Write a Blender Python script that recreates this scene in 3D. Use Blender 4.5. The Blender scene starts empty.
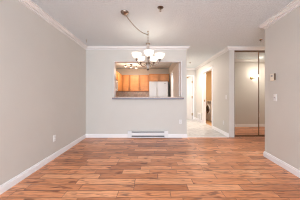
import bpy, bmesh, math, random
from mathutils import Vector, Matrix
random.seed(7)
SC = bpy.context.scene
C = SC.collection

# ------------------------------------------------------------------ camera, world, light, exposure
cd = bpy.data.cameras.new('camera'); cam = bpy.data.objects.new('camera', cd); C.objects.link(cam)
cam.location = (0, 0, 1.12); cam.rotation_euler = (math.radians(90), 0, 0)
cd.sensor_width = 36; cd.lens = 18.0; cd.shift_x = -2/300; cd.shift_y = -4/300; cd.clip_start = 0.05
SC.camera = cam
SC.view_settings.view_transform = 'Standard'; SC.view_settings.look = 'None'
SC.view_settings.gamma = 1; SC.view_settings.use_curve_mapping = False
SC.view_settings.exposure = 0.34
SC.cycles.sample_clamp_indirect = 30.0
SC.cycles.filter_width = 1.0
SC.cycles.max_bounces = 10; SC.cycles.diffuse_bounces = 6; SC.cycles.glossy_bounces = 6

W = bpy.data.worlds.new('world'); SC.world = W; W.use_nodes = True
W.node_tree.nodes['Background'].inputs[0].default_value = (0.80, 0.90, 1.0, 1)
W.node_tree.nodes['Background'].inputs[1].default_value = 1.5

def area(name, loc, rot, sx, sy, e, col):
    l = bpy.data.lights.new(name, 'AREA'); l.shape = 'RECTANGLE'; l.size = sx; l.size_y = sy; l.energy = e; l.color = col
    o = bpy.data.objects.new(name, l); C.objects.link(o); o.location = loc; o.rotation_euler = rot
    return o
# daylight entering through the big window behind the camera
area('window_daylight', (0.05, -2.0, 1.75), (math.radians(68), 0, 0), 2.9, 2.2, 268, (0.82, 0.91, 1.0))

def point(name, loc, e, col, r=0.03, parent=None):
    l = bpy.data.lights.new(name, 'POINT'); l.energy = e; l.color = col; l.shadow_soft_size = r
    o = bpy.data.objects.new(name, l); C.objects.link(o); o.location = loc
    if parent: o.parent = parent
    return o

# ------------------------------------------------------------------ materials
def mat(name, col, rough=0.5, metal=0.0, noise=0.0, nscale=20, bump=0.0, bscale=60, emit=None, estr=0, spec=0.5, coat=0, bdist=0.004):
    m = bpy.data.materials.new(name); m.use_nodes = True
    nt = m.node_tree; b = nt.nodes['Principled BSDF']
    b.inputs['Roughness'].default_value = rough; b.inputs['Metallic'].default_value = metal
    b.inputs['Specular IOR Level'].default_value = spec; b.inputs['Coat Weight'].default_value = coat
    tc = nt.nodes.new('ShaderNodeTexCoord')
    n = nt.nodes.new('ShaderNodeTexNoise'); n.inputs['Scale'].default_value = nscale; n.inputs['Detail'].default_value = 3
    nt.links.new(tc.outputs['Object'], n.inputs['Vector'])
    r = nt.nodes.new('ShaderNodeValToRGB')
    k = noise
    r.color_ramp.elements[0].position = 0.3; r.color_ramp.elements[1].position = 0.7
    r.color_ramp.elements[0].color = (*[c*(1-k) for c in col], 1); r.color_ramp.elements[1].color = (*[min(1, c*(1+k)) for c in col], 1)
    nt.links.new(n.outputs[0], r.inputs[0]); nt.links.new(r.outputs[0], b.inputs['Base Color'])
    if bump:
        n2 = nt.nodes.new('ShaderNodeTexNoise'); n2.inputs['Scale'].default_value = bscale; n2.inputs['Detail'].default_value = 4
        nt.links.new(tc.outputs['Object'], n2.inputs['Vector'])
        bp = nt.nodes.new('ShaderNodeBump'); bp.inputs['Strength'].default_value = bump; bp.inputs['Distance'].default_value = bdist
        nt.links.new(n2.outputs[0], bp.inputs['Height']); nt.links.new(bp.outputs[0], b.inputs['Normal'])
    if emit:
        b.inputs['Emission Color'].default_value = (*emit, 1); b.inputs['Emission Strength'].default_value = estr
    return m

def N(nt, t, **kw):
    n = nt.nodes.new(t)
    for k, v in kw.items(): setattr(n, k, v)
    return n
def math_node(nt, op, a, b=None):
    n = nt.nodes.new('ShaderNodeMath'); n.operation = op
    for i, v in enumerate((a, b)):
        if v is None: continue
        if isinstance(v, (int, float)): n.inputs[i].default_value = v
        else: nt.links.new(v, n.inputs[i])
    return n.outputs[0]

def ramp(nt, src, stops):
    r = nt.nodes.new('ShaderNodeValToRGB'); cr = r.color_ramp
    while len(cr.elements) < len(stops): cr.elements.new(0.5)
    for e, (p, c) in zip(cr.elements, stops): e.position = p; e.color = (*c, 1)
    nt.links.new(src, r.inputs[0]); return r.outputs[0]

def wood_floor_mat():
    m = bpy.data.materials.new('hand_scraped_plank_floor'); m.use_nodes = True
    nt = m.node_tree; L = nt.links; b = nt.nodes['Principled BSDF']
    tc = N(nt, 'ShaderNodeTexCoord'); sp = N(nt, 'ShaderNodeSeparateXYZ'); L.new(tc.outputs['Object'], sp.inputs[0])
    PW, PL = 0.127, 0.95
    yr = math_node(nt, 'DIVIDE', sp.outputs[1], PW)
    row = math_node(nt, 'FLOOR', yr); fy = math_node(nt, 'FRACT', yr)
    wn = N(nt, 'ShaderNodeTexWhiteNoise', noise_dimensions='1D'); L.new(row, wn.inputs['W'])
    # each row has its own offset and its own board length
    rl = math_node(nt, 'MULTIPLY_ADD', wn.outputs['Value'], 0.0)
    off = math_node(nt, 'MULTIPLY', wn.outputs['Value'], 7.3)
    wn2 = N(nt, 'ShaderNodeTexWhiteNoise', noise_dimensions='1D'); L.new(math_node(nt, 'ADD', row, 37.5), wn2.inputs['W'])
    ln = math_node(nt, 'ADD', math_node(nt, 'MULTIPLY', wn2.outputs['Value'], 0.50), 0.36)
    xr = math_node(nt, 'DIVIDE', math_node(nt, 'ADD', sp.outputs[0], off), ln)
    ix = math_node(nt, 'FLOOR', xr); fx = math_node(nt, 'FRACT', xr)
    cv = N(nt, 'ShaderNodeCombineXYZ'); L.new(ix, cv.inputs[0]); L.new(row, cv.inputs[1])
    pid = N(nt, 'ShaderNodeTexWhiteNoise', noise_dimensions='2D'); L.new(cv.outputs[0], pid.inputs['Vector'])
    base = ramp(nt, pid.outputs['Value'], [(0.0, WOOD[0]), (0.3, WOOD[1]), (0.65, WOOD[2]), (1.0, WOOD[3])])
    # grain along the board
    gv = N(nt, 'ShaderNodeCombineXYZ')
    L.new(math_node(nt, 'MULTIPLY', sp.outputs[0], 2.2), gv.inputs[0])
    L.new(math_node(nt, 'MULTIPLY', sp.outputs[1], 26.0), gv.inputs[1])
    L.new(math_node(nt, 'MULTIPLY', pid.outputs['Value'], 40.0), gv.inputs[2])
    g = N(nt, 'ShaderNodeTexNoise'); g.inputs['Scale'].default_value = 2.4; g.inputs['Detail'].default_value = 8; g.inputs['Distortion'].default_value = 0.6
    L.new(gv.outputs[0], g.inputs['Vector'])
    gr = ramp(nt, g.outputs[0], [(0.3, (0.52, 0.46, 0.42)), (0.5, (1, 1, 1)), (0.72, (1.18, 1.18, 1.18))])
    mx = N(nt, 'ShaderNodeMix', data_type='RGBA', blend_type='MULTIPLY'); mx.inputs[0].default_value = 1
    L.new(base, mx.inputs[6]); L.new(gr, mx.inputs[7])
    # knots and darker heart streaks
    kn = N(nt, 'ShaderNodeTexNoise'); kn.inputs['Scale'].default_value = 5.0; kn.inputs['Detail'].default_value = 2
    gv2 = N(nt, 'ShaderNodeCombineXYZ'); L.new(sp.outputs[0], gv2.inputs[0]); L.new(math_node(nt, 'MULTIPLY', sp.outputs[1], 3.0), gv2.inputs[1]); L.new(math_node(nt, 'MULTIPLY', pid.outputs['Value'], 9.0), gv2.inputs[2])
    L.new(gv2.outputs[0], kn.inputs['Vector'])
    kr = ramp(nt, kn.outputs[0], [(0.30, (0.42, 0.34, 0.32)), (0.40, (1, 1, 1))])
    mk = N(nt, 'ShaderNodeMix', data_type='RGBA', blend_type='MULTIPLY'); mk.inputs[0].default_value = 1
    L.new(mx.outputs[2], mk.inputs[6]); L.new(kr, mk.inputs[7])
    # seams between boards
    ey = math_node(nt, 'MINIMUM', fy, math_node(nt, 'SUBTRACT', 1.0, fy))
    ex = math_node(nt, 'MULTIPLY', math_node(nt, 'MINIMUM', fx, math_node(nt, 'SUBTRACT', 1.0, fx)), 7.0)
    e = math_node(nt, 'MINIMUM', ey, ex)
    sm = N(nt, 'ShaderNodeMapRange'); sm.inputs[1].default_value = 0.0; sm.inputs[2].default_value = 0.06; L.new(e, sm.inputs[0])
    seam = ramp(nt, sm.outputs[0], [(0.0, (0.24, 0.17, 0.14)), (1.0, (1, 1, 1))])
    ms = N(nt, 'ShaderNodeMix', data_type='RGBA', blend_type='MULTIPLY'); ms.inputs[0].default_value = 1
    L.new(mk.outputs[2], ms.inputs[6]); L.new(seam, ms.inputs[7]); L.new(ms.outputs[2], b.inputs['Base Color'])
    # scraped waviness
    sv = N(nt, 'ShaderNodeCombineXYZ'); L.new(math_node(nt, 'MULTIPLY', sp.outputs[0], 7.0), sv.inputs[0]); L.new(math_node(nt, 'MULTIPLY', sp.outputs[1], 16.0), sv.inputs[1]); L.new(math_node(nt, 'MULTIPLY', pid.outputs['Value'], 9.0), sv.inputs[2])
    sn = N(nt, 'ShaderNodeTexNoise'); sn.inputs['Scale'].default_value = 1.0; sn.inputs['Detail'].default_value = 2; L.new(sv.outputs[0], sn.inputs['Vector'])
    h = math_node(nt, 'ADD', math_node(nt, 'MULTIPLY', sn.outputs[0], 0.8), math_node(nt, 'MULTIPLY', sm.outputs[0], 0.35))
    bp = N(nt, 'ShaderNodeBump'); bp.inputs['Strength'].default_value = 1.0; bp.inputs['Distance'].default_value = 0.008
    L.new(h, bp.inputs['Height']); L.new(bp.outputs[0], b.inputs['Normal'])
    b.inputs['Roughness'].default_value = 0.29; b.inputs['Specular IOR Level'].default_value = 0.7
    return m

WOOD = [(0.40, 0.135, 0.055), (0.60, 0.23, 0.098), (0.72, 0.295, 0.135), (0.82, 0.385, 0.195)]

def brick_mat(name, c1, c2, mortar, w, h, msize, rough, axes='XY', offset=0.5, marble=0.0, rot=0.0):
    m = bpy.data.materials.new(name); m.use_nodes = True
    nt = m.node_tree; L = nt.links; b = nt.nodes['Principled BSDF']
    tc = N(nt, 'ShaderNodeTexCoord'); sp = N(nt, 'ShaderNodeSeparateXYZ'); L.new(tc.outputs['Object'], sp.inputs[0])
    cv = N(nt, 'ShaderNodeCombineXYZ')
    L.new(sp.outputs['XYZ'.index(axes[0])], cv.inputs[0]); L.new(sp.outputs['XYZ'.index(axes[1])], cv.inputs[1])
    mp = N(nt, 'ShaderNodeMapping'); mp.inputs['Rotation'].default_value = (0, 0, rot); L.new(cv.outputs[0], mp.inputs[0])
    br = N(nt, 'ShaderNodeTexBrick'); br.offset = offset
    br.inputs['Scale'].default_value = 1; br.inputs['Brick Width'].default_value = w; br.inputs['Row Height'].default_value = h
    br.inputs['Mortar Size'].default_value = msize; br.inputs['Color1'].default_value = (*c1, 1); br.inputs['Color2'].default_value = (*c2, 1); br.inputs['Mortar'].default_value = (*mortar, 1)
    L.new(mp.outputs[0], br.inputs['Vector'])
    n = N(nt, 'ShaderNodeTexNoise'); n.inputs['Scale'].default_value = 5; n.inputs['Detail'].default_value = 6; n.inputs['Distortion'].default_value = 1.2
    L.new(cv.outputs[0], n.inputs['Vector'])
    v = ramp(nt, n.outputs[0], [(0.35, (1-marble,)*3), (0.6, (1, 1, 1))])
    mx = N(nt, 'ShaderNodeMix', data_type='RGBA', blend_type='MULTIPLY'); mx.inputs[0].default_value = 1
    L.new(br.outputs[0], mx.inputs[6]); L.new(v, mx.inputs[7]); L.new(mx.outputs[2], b.inputs['Base Color'])
    b.inputs['Roughness'].default_value = rough
    return m

PAINT = mat('greige_wall_paint', (0.62, 0.595, 0.555), 0.6, noise=0.012, nscale=3, bump=0.12, bscale=180, bdist=0.001)
KPAINT = mat('kitchen_beige_paint', (0.66, 0.60, 0.52), 0.6, noise=0.012, nscale=3)
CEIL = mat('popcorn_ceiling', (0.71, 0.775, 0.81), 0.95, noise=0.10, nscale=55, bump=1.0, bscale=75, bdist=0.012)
TRIM = mat('white_trim_paint', (0.86, 0.85, 0.855), 0.35, noise=0.01, nscale=6)
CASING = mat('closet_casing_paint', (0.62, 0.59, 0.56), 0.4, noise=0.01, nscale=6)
CROWNP = mat('crown_paint', (0.78, 0.77, 0.76), 0.4, noise=0.01, nscale=6)
DOORW = mat('white_door_paint', (0.74, 0.70, 0.67), 0.4, noise=0.01, nscale=6)
WOODF = wood_floor_mat()
TILE = brick_mat('marbled_hall_tile', (0.66, 0.645, 0.63), (0.60, 0.585, 0.57), (0.42, 0.40, 0.38), 0.33, 0.33, 0.004, 0.3, 'XY', 0.0, 0.22, math.radians(45))
SPLASH_X = brick_mat('tumbled_backsplash_tile', (0.98, 0.82, 0.66), (0.80, 0.56, 0.43), (0.85, 0.72, 0.6), 0.10, 0.10, 0.006, 0.45, 'XZ', 0.0, 0.3)
SPLASH_Y = brick_mat('tumbled_backsplash_tile_side', (0.98, 0.82, 0.66), (0.80, 0.56, 0.43), (0.85, 0.72, 0.6), 0.10, 0.10, 0.006, 0.45, 'YZ', 0.0, 0.3)
OAK = mat('honey_oak', (0.55, 0.235, 0.075), 0.4, noise=0.16, nscale=9, bump=0.1, bscale=40)
OAKD = mat('oak_face_frame', (0.42, 0.17, 0.05), 0.45, noise=0.16, nscale=9)
OAKP = mat('honey_oak_panel', (0.66, 0.30, 0.105), 0.4, noise=0.12, nscale=7)
NICKEL = mat('brushed_nickel', (0.30, 0.25, 0.21), 0.3, 1.0, noise=0.05)
DNICK = mat('dark_nickel', (0.16, 0.13, 0.11), 0.3, 1.0, noise=0.05)
CHROME = mat('chrome', (0.55, 0.54, 0.53), 0.15, 1.0, noise=0.03)
BRASS = mat('antique_brass', (0.36, 0.24, 0.10), 0.3, 1.0, noise=0.05)
BRONZE = mat('bronze_anodised_frame', (0.22, 0.15, 0.11), 0.35, 0.9, noise=0.04)
MIRROR = mat('mirror_glass', (0.90, 0.90, 0.885), 0.0, 1.0)
GLASSW = mat('lit_opal_glass', (0.55, 0.53, 0.50), 0.25, emit=(1.0, 0.92, 0.82), estr=0.95)
GLASSK = mat('lit_spot_lens', (0.8, 0.78, 0.75), 0.25, emit=(1.0, 0.86, 0.66), estr=6)
GLASSS = mat('lit_sconce_glass', (0.95, 0.93, 0.9), 0.25, emit=(1.0, 0.90, 0.76), estr=13)
CLEAR = mat('clear_glass_column', (0.42, 0.38, 0.35), 0.08, 0.2, noise=0.1, nscale=40)
APPL = mat('white_appliance_enamel', (0.80, 0.78, 0.77), 0.3, noise=0.01)
APPLG = mat('grey_appliance_plastic', (0.35, 0.34, 0.34), 0.4, noise=0.03)
DARK = mat('black_plastic', (0.02, 0.018, 0.018), 0.3, noise=0.1)
DGLASS = mat('dark_tinted_glass', (0.05, 0.022, 0.016), 0.1, noise=0.1)
PLAST = mat('white_plastic', (0.78, 0.77, 0.76), 0.35, noise=0.01)
ALMOND = mat('almond_plastic', (0.82, 0.75, 0.63), 0.4, noise=0.02)
BROWN = mat('brown_plastic', (0.12, 0.07, 0.04), 0.4, noise=0.05)
SLATG = mat('heater_enamel', (0.78, 0.78, 0.79), 0.35, noise=0.01)
COUNTER = mat('speckled_stone_ledge', (0.52, 0.41, 0.36), 0.3, noise=0.3, nscale=90)
LEDGE_SHADE = mat('ledge_shade_grey', (0.20, 0.185, 0.22), 0.4, noise=0.15, nscale=60)  # shade below the ledge, put into the colour
COUNTK = mat('beige_laminate', (0.5, 0.4, 0.3), 0.35, noise=0.2, nscale=60)
LPAINT = mat('warm_tan_paint', (0.66, 0.46, 0.25), 0.6, noise=0.02, nscale=3)
LFLOOR = mat('tan_vinyl_floor', (0.55, 0.33, 0.16), 0.4, noise=0.1, nscale=6)
SHEET = mat('white_paper', (0.85, 0.84, 0.82), 0.7, noise=0.02)
OUT = mat('pale_outdoor_concrete', (0.6, 0.6, 0.6), 0.9, noise=0.1, nscale=4)

def opal_glass():
    m = mat('lit_opal_bowl', (0.95, 0.94, 0.92), 0.3, emit=(1.0, 0.94, 0.86), estr=0.25)
    nt = m.node_tree; o = nt.nodes['Material Output']; b = nt.nodes['Principled BSDF']
    t = N(nt, 'ShaderNodeBsdfTranslucent'); t.inputs[0].default_value = (0.97, 0.95, 0.92, 1)
    mx = N(nt, 'ShaderNodeMixShader'); mx.inputs[0].default_value = 0.6
    nt.links.new(b.outputs[0], mx.inputs[1]); nt.links.new(t.outputs[0], mx.inputs[2]); nt.links.new(mx.outputs[0], o.inputs[0])
    return m
OPAL = opal_glass()

def thin_glass():
    m = bpy.data.materials.new('window_glass'); m.use_nodes = True
    nt = m.node_tree; nt.nodes.clear()
    o = N(nt, 'ShaderNodeOutputMaterial'); t = N(nt, 'ShaderNodeBsdfTransparent'); g = N(nt, 'ShaderNodeBsdfGlossy'); g.inputs['Roughness'].default_value = 0.02
    f = N(nt, 'ShaderNodeFresnel'); f.inputs[0].default_value = 1.3; mx = N(nt, 'ShaderNodeMixShader')
    nt.links.new(f.outputs[0], mx.inputs[0]); nt.links.new(t.outputs[0], mx.inputs[1]); nt.links.new(g.outputs[0], mx.inputs[2]); nt.links.new(mx.outputs[0], o.inputs[0])
    return m
PANE = thin_glass()

# ------------------------------------------------------------------ mesh helpers
def bx(bm, x0, x1, y0, y1, z0, z1, bev=0.0, M=None):
    r = bmesh.ops.create_cube(bm, size=1.0); vs = r['verts']
    for v in vs:
        v.co = Vector(((x0+x1)/2 + v.co.x*(x1-x0), (y0+y1)/2 + v.co.y*(y1-y0), (z0+z1)/2 + v.co.z*(z1-z0)))
    if bev:
        es = list({e for v in vs for e in v.link_edges})
        out = bmesh.ops.bevel(bm, geom=es, offset=bev, segments=2, affect='EDGES', profile=0.5)
        vs = list({v for f in out['faces'] for v in f.verts} | {v for v in vs if v.is_valid})
    if M is not None:
        for v in vs: v.co = M @ v.co
    return vs
def box(*a, **k):
    bm = bmesh.new(); bx(bm, *a, **k); return bm
def lathe(bm, prof, axis='Z', org=(0, 0, 0), seg=24, caps=False):
    org = Vector(org); rings = []
    for (r, h) in prof:
        ring = []
        for i in range(seg):
            a = 2*math.pi*i/seg; c, s = math.cos(a)*r, math.sin(a)*r
            p = {'Z': (c, s, h), 'X': (h, c, s), 'Y': (s, h, c)}[axis]
            ring.append(bm.verts.new(org + Vector(p)))
        rings.append(ring)
    for a, b in zip(rings, rings[1:]):
        for i in range(seg):
            j = (i+1) % seg
            bm.faces.new((a[i], a[j], b[j], b[i]))
    if caps:
        bm.faces.new(list(reversed(rings[0]))); bm.faces.new(rings[-1])
    return bm
def tube(bm, pts, r, seg=8, closed=False):
    pts = [Vector(p) for p in pts]; n = len(pts); rings = []
    up = Vector((0, 0, 1)); rs = r if isinstance(r, (list, tuple)) else [r]*n
    prev = None
    for i, p in enumerate(pts):
        if closed: t = (pts[(i+1) % n]-pts[i-1]).normalized()
        else: t = (pts[min(i+1, n-1)]-pts[max(i-1, 0)]).normalized()
        if prev is None:
            u = t.cross(up)
            if u.length < 1e-3: u = t.cross(Vector((1, 0, 0)))
        else: u = prev - t*prev.dot(t)
        u.normalize(); prev = u; w = t.cross(u)
        rings.append([bm.verts.new(p + (u*math.cos(2*math.pi*k/seg) + w*math.sin(2*math.pi*k/seg))*rs[i]) for k in range(seg)])
    prs = list(zip(rings, rings[1:])) + ([(rings[-1], rings[0])] if closed else [])
    for a, b in prs:
        for k in range(seg):
            bm.faces.new((a[k], a[(k+1) % seg], b[(k+1) % seg], b[k]))
    if not closed:
        bm.faces.new(rings[0]); bm.faces.new(list(reversed(rings[-1])))
    return bm
def obj(name, bm, m, parent=None, smooth=False, solid=0):
    bmesh.ops.recalc_face_normals(bm, faces=bm.faces)
    me = bpy.data.meshes.new(name); bm.to_mesh(me); bm.free()
    if smooth:
        for p in me.polygons: p.use_smooth = True
    me.materials.append(m)
    o = bpy.data.objects.new(name, me); C.objects.link(o)
    if parent: o.parent = parent
    if solid:
        s = o.modifiers.new('thickness', 'SOLIDIFY'); s.thickness = solid; s.offset = 0
    return o
def struct(name, bm, m, parent=None):
    o = obj(name, bm, m, parent)
    if not parent: o['kind'] = 'structure'
    return o
def tag(o, label, cat, group=None):
    o['label'] = label; o['category'] = cat
    if group: o['group'] = group
    return o
def thing(name, label, cat, loc=(0, 0, 0), rz=0, group=None):
    o = bpy.data.objects.new(name, None); C.objects.link(o); o.empty_display_size = 0.1
    o.location = loc; o.rotation_euler = (0, 0, rz)
    return tag(o, label, cat, group)
def dup(root, loc, rz, label):
    r = root.copy(); C.objects.link(r); r.location = loc; r.rotation_euler = (0, 0, rz); r['label'] = label
    for ch in list(root.children):
        c = ch.copy(); C.objects.link(c); c.parent = r
        for g in ch.children:
            d = g.copy(); C.objects.link(d); d.parent = c
    return r

# ------------------------------------------------------------------ room shell
H = 2.44
LW0, LW1 = (-1.663, -1.6), (-1.785, 4.044)        # left wall line (it leans in slightly)
BY, BT = 4.044, 0.16                              # back wall face, thickness
PX0, PX1 = 0.80, 0.935                            # end post of the back wall
OX0, OZ0, OZ1 = -1.027, 1.045, 2.06                # pass-through opening
RC = (2.09, 2.78); RR = (1.735, -1.6)             # outer corner of right wall, its rear end
HX, HE = 2.09, 7.2                                # hall right wall, hall end
CX1 = 4.6; CY = 4.08                              # side passage end, closet plane
KY = 7.33                                         # kitchen end wall

def quadwall(a, b, out, z0=0, z1=H):
    bm = bmesh.new(); o = Vector((out[0], out[1]))
    f = [Vector(a), Vector(b), Vector(b)+o, Vector(a)+o]
    lo = [bm.verts.new((p.x, p.y, z0)) for p in f]; hi = [bm.verts.new((p.x, p.y, z1)) for p in f]
    bm.faces.new(lo); bm.faces.new(hi)
    for i in range(4): bm.faces.new((lo[i], lo[(i+1) % 4], hi[(i+1) % 4], hi[i]))
    return bm
struct('floor', box(-2.0, 4.75, -1.75, 4.09, -0.1, 0), WOODF)
struct('floor', box(-2.0, HX+0.12, 4.09, 7.5, -0.1, 0), TILE)
struct('floor', box(HX+0.12, 4.0, 4.95, 7.5, -0.1, 0), LFLOOR)
struct('ceiling', box(-2.0, 4.75, -1.75, 7.5, H, H+0.1), CEIL)
struct('wall_left', quadwall(LW0, LW1, (-0.15, 0)), PAINT)
bm = bmesh.new()
bx(bm, -1.79, OX0, BY, BY+BT, 0, H); bx(bm, OX0, PX0, BY, BY+BT, 0, OZ0); bx(bm, OX0, PX0, BY, BY+BT, OZ1, H); bx(bm, PX0, PX1, BY, BY+BT, 0, H)
struct('wall_back', bm, PAINT)
# wall between kitchen and hall, with the kitchen doorway
DY0, DY1, DZ = 5.46, 6.20, 2.04
bm = bmesh.new()
bx(bm, PX0, PX1, BY+BT, DY0, 0, H); bx(bm, PX0, PX1, DY0, DY1, DZ, H); bx(bm, PX0, PX1, DY1, KY, 0, H)
struct('wall_hall_left', bm, PAINT)
struct('wall_kitchen_left', box(-1.88, -1.735, BY+BT, KY+0.12, 0, H), KPAINT)
struct('wall_kitchen_back', box(-1.735, PX1, KY, KY+0.12, 0, H), KPAINT)
EX0, EX1, EZ = 1.04, 1.94, 2.04                   # entry door leaf
bm = bmesh.new()
bx(bm, PX1, EX0-0.01, HE, HE+0.12, 0, H); bx(bm, EX0-0.01, EX1+0.01, HE, HE+0.12, EZ+0.01, H); bx(bm, EX1+0.01, HX+0.12, HE, HE+0.12, 0, H)
struct('wall_hall_end', bm, PAINT)
LY0, LY1, LZ = 5.22, 6.15, 2.08                   # laundry doorway
bm = bmesh.new()
bx(bm, HX, HX+0.12, CY, LY0, 0, H); bx(bm, HX, HX+0.12, LY0, LY1, LZ, H); bx(bm, HX, HX+0.12, LY1, HE, 0, H)
struct('wall_hall_right', bm, PAINT)
bm = bmesh.new()
bx(bm, HX+0.12, 3.6, 4.95, 5.05, 0, H); bx(bm, 3.5, 3.6, 5.05, 7.2, 0, H); bx(bm, HX+0.12, 3.6, 7.2, 7.3, 0, H)
struct('wall_laundry', bm, LPAINT)
struct('wall_right', quadwall(RR, RC, (0.12, 0)), PAINT)
struct('wall_passage', box(RC[0]+0.11, CX1, RC[1]-0.12, RC[1], 0, H), PAINT)
struct('wall_passage_end', box(CX1, CX1+0.12, RC[1]-0.12, CY+0.75, 0, H), PAINT)
# closet surround: jamb strip left of the doors, header above, sides and back inside
KX0, KX1, KH = 2.235, 4.28, 2.365
bm = bmesh.new()
bx(bm, KX1, CX1, CY, CY+0.10, 0, H); bx(bm, KX0, KX1, CY, CY+0.10, KH, H)
bx(bm, KX0-0.02, CX1, CY+0.68, CY+0.75, 0, H)
struct('wall_closet', bm, PAINT)
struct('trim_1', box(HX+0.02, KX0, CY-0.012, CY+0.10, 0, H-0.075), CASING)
# rear wall with the big window
bm = bmesh.new()
bx(bm, -1.85, -1.30, -1.72, -1.6, 0, H); bx(bm, 1.40, 1.95, -1.72, -1.6, 0, H); bx(bm, -1.30, 1.40, -1.72, -1.6, 0, 0.2); bx(bm, -1.30, 1.40, -1.72, -1.6, 2.25, H)
struct('wall_rear', bm, PAINT)
bm = bmesh.new()
for a in ((-1.30, -1.25), (0.02, 0.08), (1.35, 1.40)): bx(bm, a[0], a[1], -1.70, -1.62, 0.2, 2.25)
for a in ((0.2, 0.25), (2.2, 2.25)): bx(bm, -1.25, 1.35, -1.70, -1.62, a[0], a[1])
wf = struct('window_1', bm, TRIM)
obj('window_pane', box(-1.25, 0.02, -1.664, -1.660, 0.25, 2.2), PANE, wf)
obj('window_pane', box(0.08, 1.35, -1.664, -1.660, 0.25, 2.2), PANE, wf)

# mitred mouldings: room interior lies to the right of the path
def mould(names, pts, prof, m, closed=False):
    P = [Vector(p) for p in pts]; n = len(P)
    def nrm(a, b):
        t = (b-a).normalized(); return Vector((t.y, -t.x))
    offs = []
    for i in range(n):
        n1 = nrm(P[i-1], P[i]) if i > 0 else None
        n2 = nrm(P[i], P[i+1]) if i < n-1 else None
        if n1 is None: offs.append(n2)
        elif n2 is None: offs.append(n1)
        else: offs.append((n1+n2)/(1+n1.dot(n2)))
    for i in range(n-1):
        bm = bmesh.new()
        ra = [bm.verts.new((P[i].x+offs[i].x*u, P[i].y+offs[i].y*u, z)) for u, z in prof]
        rb = [bm.verts.new((P[i+1].x+offs[i+1].x*u, P[i+1].y+offs[i+1].y*u, z)) for u, z in prof]
        k = len(prof)
        for j in range(k): bm.faces.new((ra[j], ra[(j+1) % k], rb[(j+1) % k], rb[j]))
        bm.faces.new(ra); bm.faces.new(list(reversed(rb)))
        struct(names[i], bm, m)
CROWN = [(0, H), (0.078, H), (0.078, H-0.012), (0.062, H-0.014), (0.056, H-0.034), (0.036, H-0.050), (0.014, H-0.053), (0.014, H-0.073), (0, H-0.080)]
path = [LW0, LW1, (PX1, BY), (PX1, HE), (HX, HE), (HX, CY), (CX1, CY), (CX1, RC[1]), RC, RR]
mould(['trim_%d' % i for i in range(2, 11)], path, CROWN, CROWNP)
BASE = [(0, 0), (0.016, 0), (0.016, 0.070), (0.011, 0.076), (0.011, 0.086), (0.005, 0.098), (0, 0.098)]
mould(['baseboard_left', 'baseboard_back', 'baseboard_post'], [LW0, LW1, (PX1, BY), (PX1, DY0-0.07)], BASE, TRIM)
mould(['baseboard_hall_left'], [(PX1, DY1+0.07), (PX1, HE)], BASE, TRIM)
mould(['baseboard_hall_end', 'baseboard_hall_right'], [(EX1+0.09, HE), (HX, HE), (HX, LY1+0.07)], BASE, TRIM)
mould(['baseboard_hall_front'], [(HX, LY0-0.07), (HX, CY-0.012)], BASE, TRIM)
mould(['baseboard_closet', 'baseboard_passage_end', 'baseboard_passage', 'baseboard_right'], [(KX1+0.01, CY), (CX1, CY), (CX1, RC[1]), RC, RR], BASE, TRIM)
struct('trim_11', box(PX1, HX, 4.06, 4.115, 0, 0.006), TRIM)
# casing of the pass-through reveal
bm = bmesh.new()
bx(bm, OX0, OX0+0.012, BY-0.004, BY+BT+0.004, OZ0+0.055, OZ1); bx(bm, PX0-0.012, PX0, BY-0.004, BY+BT+0.004, OZ0+0.055, OZ1)
bx(bm, OX0+0.012, PX0-0.012, BY-0.004, BY+BT+0.004, OZ1-0.012, OZ1)
struct('trim_12', bm, TRIM)
# kitchen doorway casing
bm = bmesh.new()
for x0, x1 in ((PX0-0.014, PX0), (PX1, PX1+0.014)):
    bx(bm, x0, x1, DY0-0.06, DY0, 0, DZ+0.06); bx(bm, x0, x1, DY1, DY1+0.06, 0, DZ+0.06); bx(bm, x0, x1, DY0, DY1, DZ, DZ+0.06)
bx(bm, PX0, PX1, DY0, DY0+0.015, 0, DZ); bx(bm, PX0, PX1, DY1-0.015, DY1, 0, DZ); bx(bm, PX0, PX1, DY0+0.015, DY1-0.015, DZ-0.015, DZ)
struct('trim_13', bm, TRIM)
# backsplash
struct('trim_14', box(-1.735, -0.13, KY-0.012, KY, 0.92, 1.335), SPLASH_X)
struct('trim_15', box(-1.735, -1.723, 4.9, KY-0.012, 0.92, 1.30), SPLASH_Y)

# ---- doors
def panel_leaf(bm, x0, x1, y0, y1, z0, z1, face):
    """six-panel style leaf in the XZ plane; face -1 means panels on the low-y side"""
    bx(bm, x0, x1, y0, y1, z0, z1)
    w = (x1-x0); cols = [(x0+0.12, x0+w/2-0.05), (x0+w/2+0.05, x1-0.12)]
    for (a, b) in cols:
        for (c, d) in ((z0+0.22, z0+0.86), (z0+1.02, z0+1.60), (z0+1.72, z1-0.12)):
            yy = y0 if face < 0 else y1
            for (p, q, r, s) in ((a, b, c, c+0.018), (a, b, d-0.018, d), (a, a+0.018, c, d), (b-0.018, b, c, d)):
                bx(bm, p, q, min(yy, yy+face*0.009), max(yy, yy+face*0.009), r, s)
            bx(bm, a+0.05, b-0.05, min(yy, yy+face*0.006), max(yy, yy+face*0.006), c+0.05, d-0.05, bev=0.004)
bm = bmesh.new(); panel_leaf(bm, EX0, EX1, HE+0.012, HE+0.055, 0.006, EZ, -1)
d1 = struct('door_1', bm, DOORW)
bm = bmesh.new()
bx(bm, EX0-0.075, EX0-0.01, HE-0.018, HE, 0, EZ+0.075); bx(bm, EX1+0.01, EX1+0.08, HE-0.018, HE, 0, EZ+0.075); bx(bm, EX0-0.01, EX1+0.01, HE-0.018, HE, EZ+0.01, EZ+0.075)
obj('door_casing', bm, TRIM, d1)
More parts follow.
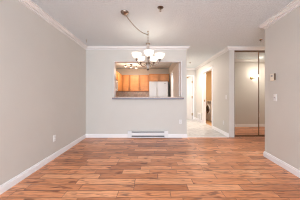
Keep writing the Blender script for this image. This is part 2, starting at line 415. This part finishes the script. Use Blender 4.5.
for z in (0.24, 1.06, 1.79):
    bm = bmesh.new(); tube(bm, [(EX1+0.002, HE-0.006, z-0.06), (EX1+0.002, HE-0.006, z+0.06)], 0.010); bx(bm, EX1-0.035, EX1+0.002, HE+0.006, HE+0.012, z-0.055, z+0.055)
    obj('hinge', bm, BRASS, d1)
bm = bmesh.new(); lathe(bm, [(0.001, -0.075), (0.018, -0.073), (0.028, -0.060), (0.026, -0.045), (0.012, -0.035), (0.012, -0.008), (0.032, -0.005), (0.032, 0.0)], 'Y', (EX0+0.07, HE+0.012, 0.98))
obj('door_knob', bm, BRASS, d1, True)
bm = bmesh.new(); bx(bm, 1.62, 1.74, HE-0.05, HE+0.012, 1.97, 2.025, bev=0.006); tube(bm, [(1.70, HE-0.04, 2.03), (1.76, HE-0.10, 2.035), (1.84, HE-0.02, 2.04)], 0.008)
obj('door_closer', bm, BRASS, d1)
# laundry doorway: casing, jamb and strike plate
bm = bmesh.new()
bx(bm, HX-0.016, HX, LY0-0.07, LY0, 0, LZ+0.07); bx(bm, HX-0.016, HX, LY1, LY1+0.07, 0, LZ+0.07); bx(bm, HX-0.016, HX, LY0, LY1, LZ, LZ+0.07)
bx(bm, HX-0.01, HX+0.12, LY0, LY0+0.014, 0, LZ); bx(bm, HX-0.01, HX+0.12, LY1-0.014, LY1, 0, LZ); bx(bm, HX-0.01, HX+0.12, LY0+0.014, LY1-0.014, LZ-0.014, LZ)
d2 = struct('door_2', bm, TRIM)
obj('strike_plate', box(HX+0.045, HX+0.075, LY1-0.018, LY1-0.013, 0.89, 0.97), BRASS, d2)
# open kitchen door lying back against the kitchen side wall
bm = bmesh.new(); bx(bm, PX0-0.036, PX0-0.008, 4.825, 5.385, 0.01, 2.10)
d3 = struct('door_3', bm, DOORW)
obj('folding_leaf', box(PX0-0.036, PX0-0.008, 4.25, 4.82, 0.01, 2.10), DOORW, d3)
for z in (0.25, 1.05, 1.85):
    obj('hinge', tube(bmesh.new(), [(PX0-0.030, 5.392, z-0.05), (PX0-0.030, 5.392, z+0.05)], 0.008), BRASS, d3)
bm = bmesh.new(); lathe(bm, [(0.028, 0), (0.028, -0.006), (0.011, -0.01), (0.011, -0.035), (0.026, -0.045), (0.024, -0.062), (0.001, -0.07)], 'X', (PX0-0.036, 4.76, 0.98))
obj('door_knob', bm, BRASS, d3, True)

# ------------------------------------------------------------------ mirrored closet doors
def mirror_door(x0, x1, y, label):
    z0, z1 = 0.022, KH-0.02
    t = thing('mirrored_sliding_door', label, 'sliding door', ((x0+x1)/2, y, z0), group='mirrored closet doors')
    w = (x1-x0)/2; h = z1-z0
    bm = bmesh.new(); bx(bm, -w+0.018, w-0.018, -0.004, 0.004, 0.025, h-0.025)
    obj('mirror_panel', bm, MIRROR, t)
    bm = bmesh.new()
    bx(bm, -w, -w+0.02, -0.012, 0.012, 0, h); bx(bm, w-0.02, w, -0.012, 0.012, 0, h)
    bx(bm, -w+0.02, w-0.02, -0.012, 0.012, 0, 0.027); bx(bm, -w+0.02, w-0.02, -0.012, 0.012, h-0.027, h)
    obj('door_frame', bm, BRONZE, t)
mirror_door(KX0+0.004, 2.93, CY+0.030, 'left mirrored closet door reflecting the wall sconce')
mirror_door(2.905, 3.60, CY+0.062, 'mirrored closet door half hidden by the right wall corner')
mirror_door(3.58, KX1-0.004, CY+0.030, 'mirrored closet door at the far end of the side passage')
tr = obj('closet_track', box(KX0, KX1, CY+0.012, CY+0.080, 0, 0.022), CHROME); tag(tr, 'metal floor track under the mirrored closet doors', 'door track')
tr = obj('closet_track', box(KX0, KX1, CY+0.008, CY+0.084, KH-0.02, KH), BRONZE); tag(tr, 'dark head track above the mirrored closet doors', 'door track')

# ------------------------------------------------------------------ ledge of the pass-through
bm = bmesh.new(); bx(bm, OX0-0.03, PX0+0.045, BY-0.085, BY-0.001, OZ0+0.026, OZ0+0.052, bev=0.006); bx(bm, OX0+0.001, PX0-0.001, BY-0.02, BY+BT+0.06, OZ0+0.002, OZ0+0.052)
ledge = obj('serving_ledge', bm, COUNTER)
obj('shade_strip', box(OX0-0.03, PX0+0.045, BY-0.080, BY-0.001, OZ0-0.012, OZ0+0.027, bev=0.005), LEDGE_SHADE, ledge)  # dark strip painted in for the shade under the ledge front
tag(ledge, 'speckled brown stone ledge along the bottom of the kitchen pass-through', 'counter ledge')

# ------------------------------------------------------------------ baseboard heater
t = thing('baseboard_heater', 'long white electric baseboard heater low on the back wall', 'heater', (-0.107, BY, 0))
L2 = 0.54
bm = bmesh.new()
bx(bm, -L2, L2, -0.058, -0.017, 0.175, 0.187, bev=0.003); bx(bm, -L2+0.1, L2-0.1, -0.066, -0.058, 0.070, 0.150); bx(bm, -L2, L2, -0.020, -0.017, 0.012, 0.187)
bx(bm, -L2, L2, -0.066, -0.02, 0.012, 0.032)
obj('heater_casing', bm, SLATG, t)
for s in (-1, 1):
    a, b = sorted((s*L2, s*(L2-0.105)))
    obj('end_cap', box(a, b, -0.068, -0.017, 0.012, 0.187, bev=0.004), SLATG, t)
bm = bmesh.new()
bx(bm, -L2+0.105, L2-0.105, -0.050, -0.022, 0.033, 0.174)
obj('heating_element', bm, DARK, t)
bm = bmesh.new()
for i in range(2): bx(bm, -L2+0.105, L2-0.105, -0.060, -0.051, 0.042+i*0.014, 0.044+i*0.014)
obj('grille', bm, APPLG, t)

# ------------------------------------------------------------------ outlets and switches
def wall_plate(name, label, cat, loc, rz, kind, m=PLAST, group=None):
    """plate facing local -Y"""
    t = thing(name, label, cat, loc, rz, group)
    obj('cover_plate', box(-0.036, 0.036, -0.007, 0, -0.058, 0.058, bev=0.003), m, t)
    if kind == 'outlet':
        for z in (-0.025, 0.025):
            r = obj('socket', box(-0.017, 0.017, -0.010, -0.006, z-0.015, z+0.015, bev=0.004), m, t)
            bm = bmesh.new(); bx(bm, -0.008, -0.005, -0.0108, -0.0095, z-0.002, z+0.008); bx(bm, 0.005, 0.008, -0.0108, -0.0095, z-0.002, z+0.008); bx(bm, -0.002, 0.002, -0.0108, -0.0095, z-0.010, z-0.006)
            obj('slot', bm, DARK, r)
    elif kind == 'switch':
        obj('rocker', box(-0.016, 0.016, -0.012, -0.006, -0.032, 0.032, bev=0.003), m, t)
    else:
        obj('toggle', box(-0.005, 0.005, -0.02, -0.006, -0.006, 0.012, bev=0.002), APPLG, t)
    return t
def lw(y): return LW0[0]+(LW1[0]-LW0[0])*(y-LW0[1])/(LW1[1]-LW0[1])
def rw(y): return RR[0]+(RC[0]-RR[0])*(y-RR[1])/(RC[1]-RR[1])
la = math.atan2(LW1[0]-LW0[0], LW1[1]-LW0[1]); ra_ = math.atan2(RC[0]-RR[0], RC[1]-RR[1])
wall_plate('outlet', 'white outlet low on the left wall', 'outlet', (lw(2.70), 2.70, 0.36), math.pi/2-la, 'outlet')
wall_plate('outlet', 'white outlet low on the back wall right of the heater', 'outlet', (0.765, BY, 0.425), 0, 'outlet')
wall_plate('outlet', 'white outlet low on the hall wall between laundry doorway and closet', 'outlet', (HX, 4.38, 0.346), -math.pi/2, 'outlet')
wall_plate('outlet', 'outlet seen reflected in the mirrored closet door', 'outlet', (3.91, RC[1], 0.42), math.pi, 'outlet')
wall_plate('light_switch', 'white rocker switch on the hall wall beside the closet', 'light switch', (HX, 4.22, 1.09), -math.pi/2, 'switch')
ys = 2.515
wall_plate('light_switch', 'white toggle switch on the right wall below the thermostat', 'light switch', (rw(ys), ys, 1.095), -math.pi/2-ra_, 'toggle')
ys = 2.55
t = thing('thermostat', 'square almond thermostat with brown side on the right wall', 'thermostat', (rw(ys), ys, 1.44), -math.pi/2-ra_)
obj('body', box(-0.050, 0.050, -0.028, 0, -0.058, 0.058, bev=0.004), ALMOND, t)
obj('display', box(-0.030, 0.012, -0.031, -0.027, 0.008, 0.038), APPLG, t)
obj('side_cover', box(0.040, 0.052, -0.029, -0.004, -0.052, 0.058, bev=0.002), BROWN, t)

# wall vent in the hall
t = thing('wall_vent', 'white louvred vent low on the hall wall left of laundry doorway', 'vent', (HX, 6.62, 0.235), -math.pi/2)
bm = bmesh.new()
bx(bm, -0.20, 0.20, -0.02, 0, 0.105, 0.135); bx(bm, -0.20, 0.20, -0.02, 0, -0.135, -0.105); bx(bm, -0.20, -0.17, -0.02, 0, -0.105, 0.105); bx(bm, 0.17, 0.20, -0.02, 0, -0.105, 0.105)
obj('frame', bm, TRIM, t)
bm = bmesh.new()
for i in range(9):
    z = -0.095+i*0.0235; bx(bm, -0.17, 0.17, -0.014, -0.002, z-0.006, z+0.006)
obj('louvres', bm, TRIM, t)

# ------------------------------------------------------------------ sprinklers and hook
def sprinkler(loc, label, m=CHROME, s=1.0):
    t = thing('fire_sprinkler', label, 'sprinkler', loc, group='ceiling sprinklers')
    bm = bmesh.new(); lathe(bm, [(0.001, -0.014), (0.018, -0.014), (0.034*s, -0.006), (0.040*s, 0.0)], seg=24)
    obj('escutcheon', bm, m, t, True)
    bm = bmesh.new(); lathe(bm, [(0.010, -0.014), (0.010, -0.028), (0.006, -0.032)], caps=True)
    for sx in (-1, 1): tube(bm, [(sx*0.008, 0, -0.026), (sx*0.013, 0, -0.036), (sx*0.003, 0, -0.050)], 0.0022)
    obj('head', bm, DNICK, t)
    bm = bmesh.new(); lathe(bm, [(0.002, -0.048), (0.016, -0.052), (0.016, -0.054), (0.001, -0.054)], seg=16)
    obj('deflector', bm, DNICK, t)
sprinkler((0.126, 2.24, H), 'chrome fire sprinkler on the ceiling right of the chandelier canopy', DNICK, 1.15)
sprinkler((1.49, 5.87, H), 'small fire sprinkler on the hall ceiling')
sprinkler((2.55, 3.52, H), 'fire sprinkler on the ceiling before the mirrored closet')
bm = bmesh.new(); lathe(bm, [(0.012, 0), (0.012, -0.004), (0.004, -0.008), (0.003, -0.03)], caps=True)
tube(bm, [(0.0, 0, -0.03), (0.010, 0, -0.038), (0.012, 0, -0.05), (0.002, 0, -0.06), (-0.008, 0, -0.052)], 0.003)
o = obj('ceiling_hook', bm, BRASS); o.location = (-1.54, 3.52, H); tag(o, 'small brass plant hook in the ceiling near the back left corner', 'hook')

# ------------------------------------------------------------------ chandelier
CHX, CHY = -0.083, 3.07
t = thing('chandelier', 'five-light nickel chandelier with white glass bowls on a swagged chain', 'chandelier', (CHX, CHY, 1.63))
Z = -1.63
cxr, cyr = -0.43-CHX, 2.36-CHY
bm = bmesh.new(); lathe(bm, [(0.001, H+Z-0.052), (0.012, H+Z-0.050), (0.022, H+Z-0.036), (0.052, H+Z-0.026), (0.062, H+Z-0.012), (0.064, H+Z)], org=(cxr, cyr, 0))
obj('canopy', bm, NICKEL, t, True)
def chain(bm, pts, pitch=0.026):
    # resample, then a link at each step, alternately turned
    seg = []; P = [Vector(p) for p in pts]
    d = [0]
    for a, b in zip(P, P[1:]): d.append(d[-1]+(b-a).length)
    n = int(d[-1]/pitch)
    def at(s):
        for i in range(len(P)-1):
            if s <= d[i+1]: return P[i].lerp(P[i+1], (s-d[i])/(d[i+1]-d[i]))
        return P[-1]
    for k in range(n):
        a, b = at(k*d[-1]/n), at((k+1)*d[-1]/n); c = (a+b)/2; tdir = (b-a).normalized()
        u = tdir.cross(Vector((0, 0, 1)))
        if u.length < 0.01: u = Vector((1, 0, 0))
        u.normalize(); w = tdir.cross(u)
        if k % 2: u = w
        loop = [c + tdir*math.cos(q)*pitch*0.68 + u*math.sin(q)*0.008 for q in [2*math.pi*j/10 for j in range(10)]]
        tube(bm, loop, 0.0024, 5, True)
s0 = Vector((cxr+0.02, cyr+0.01, H+Z-0.05)); s1 = Vector((0, 0, H+Z-0.06)); pts = []
for i in range(21):
    f = i/20; p = s0.lerp(s1, f); p.z -= 4*f*(1-f)*0.065; pts.append(p)
bm = bmesh.new(); chain(bm, pts); chain(bm, [(0, 0, H+Z-0.06), (0, 0, 2.21+Z)])
obj('chain', bm, NICKEL, t)
bm = bmesh.new(); tube(bm, [(p.x+0.004, p.y, p.z) for p in pts]+[(0.004, 0, 2.21+Z)], 0.0016, 5)
obj('cord', bm, BRASS, t)
bm = bmesh.new(); lathe(bm, [(0.014, H+Z), (0.014, H+Z-0.005), (0.005, H+Z-0.01), (0.004, H+Z-0.03)], seg=14, caps=True)
tube(bm, [(0, 0, H+Z-0.03), (0.012, 0, H+Z-0.04), (0.013, 0, H+Z-0.055), (0, 0, H+Z-0.066), (-0.011, 0, H+Z-0.058)], 0.0035)
obj('swag_hook', bm, BRASS, t)
bm = bmesh.new(); lathe(bm, [(0.001, 0.585), (0.006, 0.583), (0.012, 0.572), (0.040, 0.568), (0.046, 0.560), (0.044, 0.548), (0.030, 0.543), (0.001, 0.543)])
obj('column_cap', bm, NICKEL, t, True)
bm = bmesh.new(); lathe(bm, [(0.028, 0.545), (0.028, 0.50), (0.030, 0.40), (0.026, 0.30), (0.022, 0.22), (0.026, 0.18)])
obj('glass_column', bm, CLEAR, t, True)
bm = bmesh.new()
for k in range(4):
    a = math.pi/4+k*math.pi/2; tube(bm, [(0.034*math.cos(a), 0.034*math.sin(a), 0.55), (0.034*math.cos(a), 0.034*math.sin(a), 0.17)], 0.003, 6)
tube(bm, [(0, 0, 0.06), (0, 0, 0.55)], 0.006, 8)
obj('column_rods', bm, NICKEL, t)
bm = bmesh.new(); lathe(bm, [(0.001, 0.185), (0.030, 0.183), (0.040, 0.172), (0.040, 0.150), (0.030, 0.138), (0.001, 0.136)])
obj('hub', bm, NICKEL, t, True)
bm = bmesh.new(); lathe(bm, [(0.026, 0.140), (0.030, 0.110), (0.028, 0.070), (0.016, 0.040)])
obj('glass_vase', bm, CLEAR, t, True)
bm = bmesh.new(); lathe(bm, [(0.001, 0.045), (0.024, 0.042), (0.026, 0.034), (0.012, 0.022), (0.007, 0.012), (0.001, 0.0)])
obj('finial', bm, DNICK, t, True)
R = 0.243
for k in range(5):
    a = math.radians(-84+72*k); ca, sa = math.cos(a), math.sin(a)
    bm = bmesh.new(); pr = [(0.035, 0.160), (0.075, 0.128), (0.130, 0.112), (0.185, 0.125), (0.225, 0.165), (R, 0.205)]
    # smooth the arm
    sm = []
    for i in range(len(pr)-1):
        p0, p1, p2, p3 = pr[max(i-1, 0)], pr[i], pr[i+1], pr[min(i+2, len(pr)-1)]
        for j in range(5):
            q = j/5; sm.append(tuple(0.5*((2*p1[c])+(-p0[c]+p2[c])*q+(2*p0[c]-5*p1[c]+4*p2[c]-p3[c])*q*q+(-p0[c]+3*p1[c]-3*p2[c]+p3[c])*q**3) for c in (0, 1)))
    sm.append(pr[-1])
    tube(bm, [(r*ca, r*sa, z) for r, z in sm], 0.0068, 8)
    arm = obj('arm', bm, NICKEL, t, True)
    bm = bmesh.new(); lathe(bm, [(0.004, 0.185), (0.016, 0.187), (0.018, 0.198), (0.011, 0.204), (0.022, 0.212), (0.026, 0.226), (0.020, 0.232)], org=(R*ca, R*sa, 0))
    obj('socket_cup', bm, DNICK, arm, True)
    bm = bmesh.new(); lathe(bm, [(0.014, 0.232), (0.034, 0.236), (0.056, 0.247), (0.075, 0.267), (0.088, 0.294), (0.094, 0.320), (0.099, 0.338)], org=(R*ca, R*sa, 0), seg=32)
    sh = obj('lamp_shade', bm, OPAL, t, True, solid=0.003)
    bm = bmesh.new(); lathe(bm, [(0.012, 0.228), (0.013, 0.245), (0.026, 0.265), (0.030, 0.285), (0.022, 0.306), (0.001, 0.314)], org=(R*ca, R*sa, 0), seg=16)
    obj('bulb', bm, GLASSW, sh, True)
    point('bulb_light', (R*ca, R*sa, 0.326), 0.9, (1.0, 0.85, 0.70), 0.02, t)

# ------------------------------------------------------------------ kitchen
def cabinet(name, label, w, h, d, doors, loc, rz, knob_z, z_extra=0, knob_side=None):
    """body behind local y=0, doors facing local -Y; x from 0 to w"""
    t = thing(name, label, 'cabinet', loc, rz, 'honey oak kitchen cabinets')
    obj('body', box(0, w, 0.0, d, 0, h), OAKD, t)
    dw = w/doors
    for i in range(doors):
        x0, x1 = i*dw+0.014, (i+1)*dw-0.014
        bm = bmesh.new(); z0, z1 = 0.012, h-0.012; fr = min(0.055, (z1-z0)*0.2)
        bx(bm, x0, x0+fr, -0.020, -0.001, z0, z1, bev=0.003); bx(bm, x1-fr, x1, -0.020, -0.001, z0, z1, bev=0.003)
        bx(bm, x0+fr, x1-fr, -0.020, -0.001, z0, z0+fr); bx(bm, x0+fr, x1-fr, -0.020, -0.001, z1-fr, z1)
        dr = obj('door', bm, OAK, t)
        obj('raised_panel', box(x0+fr, x1-fr, -0.013, -0.001, z0+fr, z1-fr, bev=0.006), OAKP, dr)
        side = (knob_side if knob_side is not None else (1 if i % 2 == 0 else 0))
        kx = x1-0.028 if side else x0+0.028
        bm = bmesh.new(); lathe(bm, [(0.006, -0.020), (0.006, -0.030), (0.014, -0.036), (0.012, -0.044), (0.001, -0.046)], 'Y', (kx, 0, knob_z), 12)
        obj('knob', bm, DNICK, dr, True)
    return t
KF = 7.0
cabinet('wall_cabinet', 'oak wall cabinet in the left corner of the kitchen end wall', 0.34, 0.77, KY-KF, 1, (-1.395, KF, 1.335), 0, 0.07, knob_side=1)
cabinet('wall_cabinet', 'wide oak wall cabinet in the middle of the kitchen end wall', 0.475, 0.77, KY-KF, 1, (-1.05, KF, 1.335), 0, 0.07, knob_side=0)
cabinet('wall_cabinet', 'oak wall cabinet directly left of the refrigerator', 0.435, 0.77, KY-KF, 1, (-0.570, KF, 1.335), 0, 0.07, knob_side=0)
cabinet('wall_cabinet', 'short two-door oak cabinet above the white refrigerator', 0.905, 0.355, KY-6.78, 2, (-0.13, 6.78, 1.765), 0, 0.05)
cabinet('wall_cabinet', 'oak wall cabinet seen edge-on beyond the microwave on kitchen left wall', 0.90, 0.77, 0.33, 1, (-1.402, 6.07, 1.335), math.pi/2, 0.07)
cabinet('wall_cabinet', 'short oak cabinet above the white microwave', 0.765, 0.345, 0.33, 2, (-1.402, 5.30, 1.76), math.pi/2, 0.05)
cabinet('base_cabinet', 'oak base cabinets under the counter on the kitchen end wall', 1.10, 0.79, 0.58, 3, (-1.24, KY-0.595, 0.09), 0, 0.7)
cabinet('base_cabinet', 'oak base cabinets under the counter on the kitchen left wall', 1.80, 0.79, 0.46, 4, (-1.26, 4.90, 0.09), math.pi/2, 0.7)
for o in [o for o in C.objects if o.name.startswith('base_cabinet')]:
    w = 1.10 if o.rotation_euler.z < 1 else 1.80
    obj('plinth', box(0, w, 0.05, 0.40, -0.09, 0), DARK, o)
bm = bmesh.new(); bx(bm, -1.722, -0.135, KY-0.62, KY-0.013, 0.88, 0.918, bev=0.006); bx(bm, -1.722, -1.235, 4.9, KY-0.62, 0.88, 0.918, bev=0.006)
tag(obj('kitchen_worktop', bm, COUNTK), 'beige laminate L-shaped worktop behind the pass-through', 'worktop')

# microwave facing +X on the left kitchen wall
t = thing('microwave', 'white over-range microwave on the kitchen left wall', 'microwave', (-1.402, 5.305, 1.31), math.pi/2)
obj('body', box(0, 0.755, 0.0, 0.33, 0, 0.445, bev=0.004), APPL, t)
dr = obj('door', box(0.005, 0.57, -0.035, -0.001, 0.02, 0.40, bev=0.006), APPL, t)
obj('door_window', box(0.07, 0.47, -0.038, -0.034, 0.09, 0.33), APPLG, dr)
obj('handle', tube(bmesh.new(), [(0.53, -0.035, 0.07), (0.53, -0.065, 0.09), (0.53, -0.065, 0.33), (0.53, -0.035, 0.35)], 0.009), APPL, dr)
obj('control_panel', box(0.58, 0.75, -0.030, -0.001, 0.02, 0.40, bev=0.004), APPL, t)
obj('display', box(0.60, 0.73, -0.033, -0.029, 0.32, 0.37), DARK, t)
obj('keypad', box(0.605, 0.735, -0.032, -0.029, 0.06, 0.28), APPLG, t)
bm = bmesh.new()
for i in range(3): bx(bm, 0.02, 0.735, -0.02, -0.001, 0.406+i*0.013, 0.412+i*0.013)
obj('vent_grille', bm, APPLG, t)

# refrigerator
t = thing('refrigerator', 'white side-by-side refrigerator under the short oak cabinet', 'refrigerator', (-0.12, 6.50, 0))
FW, FS, FH = 0.81, 0.335, 1.745
obj('body', box(0.004, FW-0.004, 0.035, 0.80, 0.03, FH-0.01, bev=0.005), APPL, t)
obj('kick_grille', box(0.01, FW-0.01, 0.0, 0.06, 0.0, 0.09), APPLG, t)
for a, b, hx in ((0.0, FS-0.003, FS-0.035), (FS+0.003, FW, FS+0.035)):
    dr = obj('door', box(a, b, -0.035, 0.033, 0.10, FH, bev=0.012), APPL, t)
    obj('handle', tube(bmesh.new(), [(hx, -0.03, 0.62), (hx, -0.075, 0.66), (hx, -0.075, 1.44), (hx, -0.03, 1.48)], 0.013), APPL, dr)
obj('door_gasket', box(FS-0.004, FS+0.004, -0.012, 0.034, 0.10, FH-0.004), APPLG, t)
obj('badge', box(0.64, 0.71, -0.039, -0.034, 1.655, 1.672), APPLG, t)
for x in (0.03, FW-0.07): obj('hinge_cover', box(x, x+0.04, -0.01, 0.06, FH-0.002, FH+0.012, bev=0.004), APPLG, t)
bm = bmesh.new(); bx(bm, 0, 0.10, -0.003, 0, 0, 0.075)
o = obj('paper_note', bm, SHEET); o.location = (0.0, 6.464, 1.63); tag(o, 'small white paper note on the left refrigerator door', 'note')

# ceiling spotlight bar in the kitchen
t = thing('spotlight_bar', 'three-head spotlight bar on the kitchen ceiling', 'ceiling light', (-0.87, 6.25, H))
bm = bmesh.new(); lathe(bm, [(0.055, 0), (0.055, -0.018), (0.04, -0.026), (0.001, -0.026)], seg=20); obj('canopy', bm, DNICK, t, True)
bm = bmesh.new(); tube(bm, [(-0.20, -0.16, -0.045), (-0.07, -0.07, -0.03), (0.07, 0.07, -0.055), (0.20, 0.16, -0.045)], 0.008); tube(bm, [(0, 0, -0.02), (0, 0, -0.045)], 0.008); obj('bar', bm, DNICK, t)
for (x, y) in ((-0.20, -0.16), (0.0, 0.0), (0.20, 0.16)):
    bm = bmesh.new(); tube(bm, [(x, y, -0.042), (x, y, -0.075)], 0.006)
    lathe(bm, [(0.001, -0.060), (0.022, -0.062), (0.032, -0.085), (0.042, -0.125)], org=(x, y, 0), seg=18)
    hd = obj('spotlight_head', bm, DNICK, t, True, solid=0.003)
    bm = bmesh.new(); lathe(bm, [(0.001, -0.105), (0.030, -0.106), (0.036, -0.128), (0.022, -0.142), (0.001, -0.146)], org=(x, y, 0), seg=18)
    obj('lens', bm, GLASSK, hd, True)
    l = bpy.data.lights.new('spot_light', 'AREA'); l.shape = 'DISK'; l.size = 0.06; l.energy = 2.4; l.color = (1.0, 0.78, 0.60)
    o = bpy.data.objects.new('spot_light', l); C.objects.link(o); o.location = (x, y, -0.155); o.parent = t
    point('spot_glow', (x, y, -0.30), 5.0, (1.0, 0.73, 0.53), 0.05, t)

# ------------------------------------------------------------------ laundry: front-loading washer facing the hall
t = thing('washing_machine', 'white front-loading washer with dark round door in laundry room', 'washing machine', (2.55, 7.11, 0), -math.pi/2)
obj('body', box(0, 0.64, 0.0, 0.62, 0.02, 0.90, bev=0.012), APPL, t)
obj('control_panel', box(0.01, 0.63, -0.012, 0.0, 0.79, 0.895, bev=0.004), APPLG, t)
bm = bmesh.new(); lathe(bm, [(0.035, -0.012), (0.033, -0.035), (0.001, -0.038)], 'Y', (0.40, 0, 0.842), 20); obj('dial', bm, CHROME, t, True)
obj('detergent_drawer', box(0.04, 0.22, -0.018, -0.011, 0.80, 0.885, bev=0.003), APPL, t)
bm = bmesh.new(); lathe(bm, [(0.185, 0.0), (0.225, -0.01), (0.225, -0.03), (0.195, -0.045), (0.175, -0.035)], 'Y', (0.32, 0, 0.52), 40); dr = obj('door_ring', bm, PLAST, t, True)
bm = bmesh.new(); lathe(bm, [(0.190, -0.025), (0.180, -0.042), (0.13, -0.062), (0.07, -0.072), (0.001, -0.075)], 'Y', (0.32, 0, 0.52), 40); obj('door_glass', bm, DGLASS, dr, True)
obj('door_handle', box(0.525, 0.545, -0.055, -0.02, 0.47, 0.57, bev=0.005), CHROME, dr)
for x in (0.06, 0.58):
    for y in (0.06, 0.56): obj('foot', lathe(bmesh.new(), [(0.02, 0.0), (0.02, 0.022)], org=(x, y, 0), seg=12, caps=True), DARK, t)

# unseen flush lamps added to light the laundry room, hall and side passage
def fill_lamp(loc, label, e, col):
    t = thing('unseen_fill_lamp', label, 'ceiling light', loc)
    bm = bmesh.new(); lathe(bm, [(0.13, 0), (0.13, -0.02), (0.12, -0.025)], seg=28); obj('base_ring', bm, NICKEL, t, True)
    bm = bmesh.new(); lathe(bm, [(0.12, -0.02), (0.10, -0.05), (0.06, -0.068), (0.001, -0.074)], seg=28); obj('glass_bowl', bm, GLASSW, t, True)
    l = bpy.data.lights.new('bulb_light', 'AREA'); l.shape = 'DISK'; l.size = 0.2; l.energy = e; l.color = col
    o = bpy.data.objects.new('bulb_light', l); C.objects.link(o); o.location = (0, 0, -0.08); o.parent = t
fill_lamp((2.42, 5.78, H), 'unseen flush lamp added to light the laundry room', 17, (1.0, 0.86, 0.70))
fill_lamp((1.22, 6.05, H), 'unseen flush lamp added behind the post to light the hall', 34, (1.0, 0.88, 0.78))

fill_lamp((4.0, 3.45, H), 'unseen flush lamp added to brighten the side passage', 13, (1.0, 0.88, 0.76))

# ------------------------------------------------------------------ sconce on the passage wall (seen in the mirror), faces +Y
t = thing('wall_sconce', 'brass wall sconce with glowing glass shade, reflected in the closet mirror', 'wall lamp', (3.60, RC[1], 1.77), math.pi)
bm = bmesh.new(); lathe(bm, [(0.055, 0.0), (0.055, -0.008), (0.035, -0.020), (0.001, -0.024)], 'Y', (0, 0, 0), 20); obj('back_plate', bm, BRASS, t, True)
bm = bmesh.new(); tube(bm, [(0, -0.02, 0), (-0.03, -0.08, -0.02), (-0.06, -0.14, -0.02), (-0.07, -0.15, 0.01)], 0.008)
tube(bm, [(0, -0.02, 0), (0.04, -0.07, -0.01), (0.08, -0.09, 0.01)], 0.006); obj('arm', bm, BRASS, t, True)
bm = bmesh.new(); lathe(bm, [(0.025, -0.01), (0.055, 0.01), (0.078, 0.05), (0.085, 0.095)], org=(-0.07, -0.15, 0), seg=24); sh = obj('lamp_shade', bm, GLASSS, t, True, solid=0.004)
bm = bmesh.new(); lathe(bm, [(0.012, 0.012), (0.024, 0.035), (0.026, 0.055), (0.001, 0.078)], org=(-0.07, -0.15, 0), seg=16); obj('bulb', bm, GLASSS, sh, True)
point('bulb_light', (-0.07, -0.15, 0.11), 0.15, (1.0, 0.86, 0.68), 0.04, t)
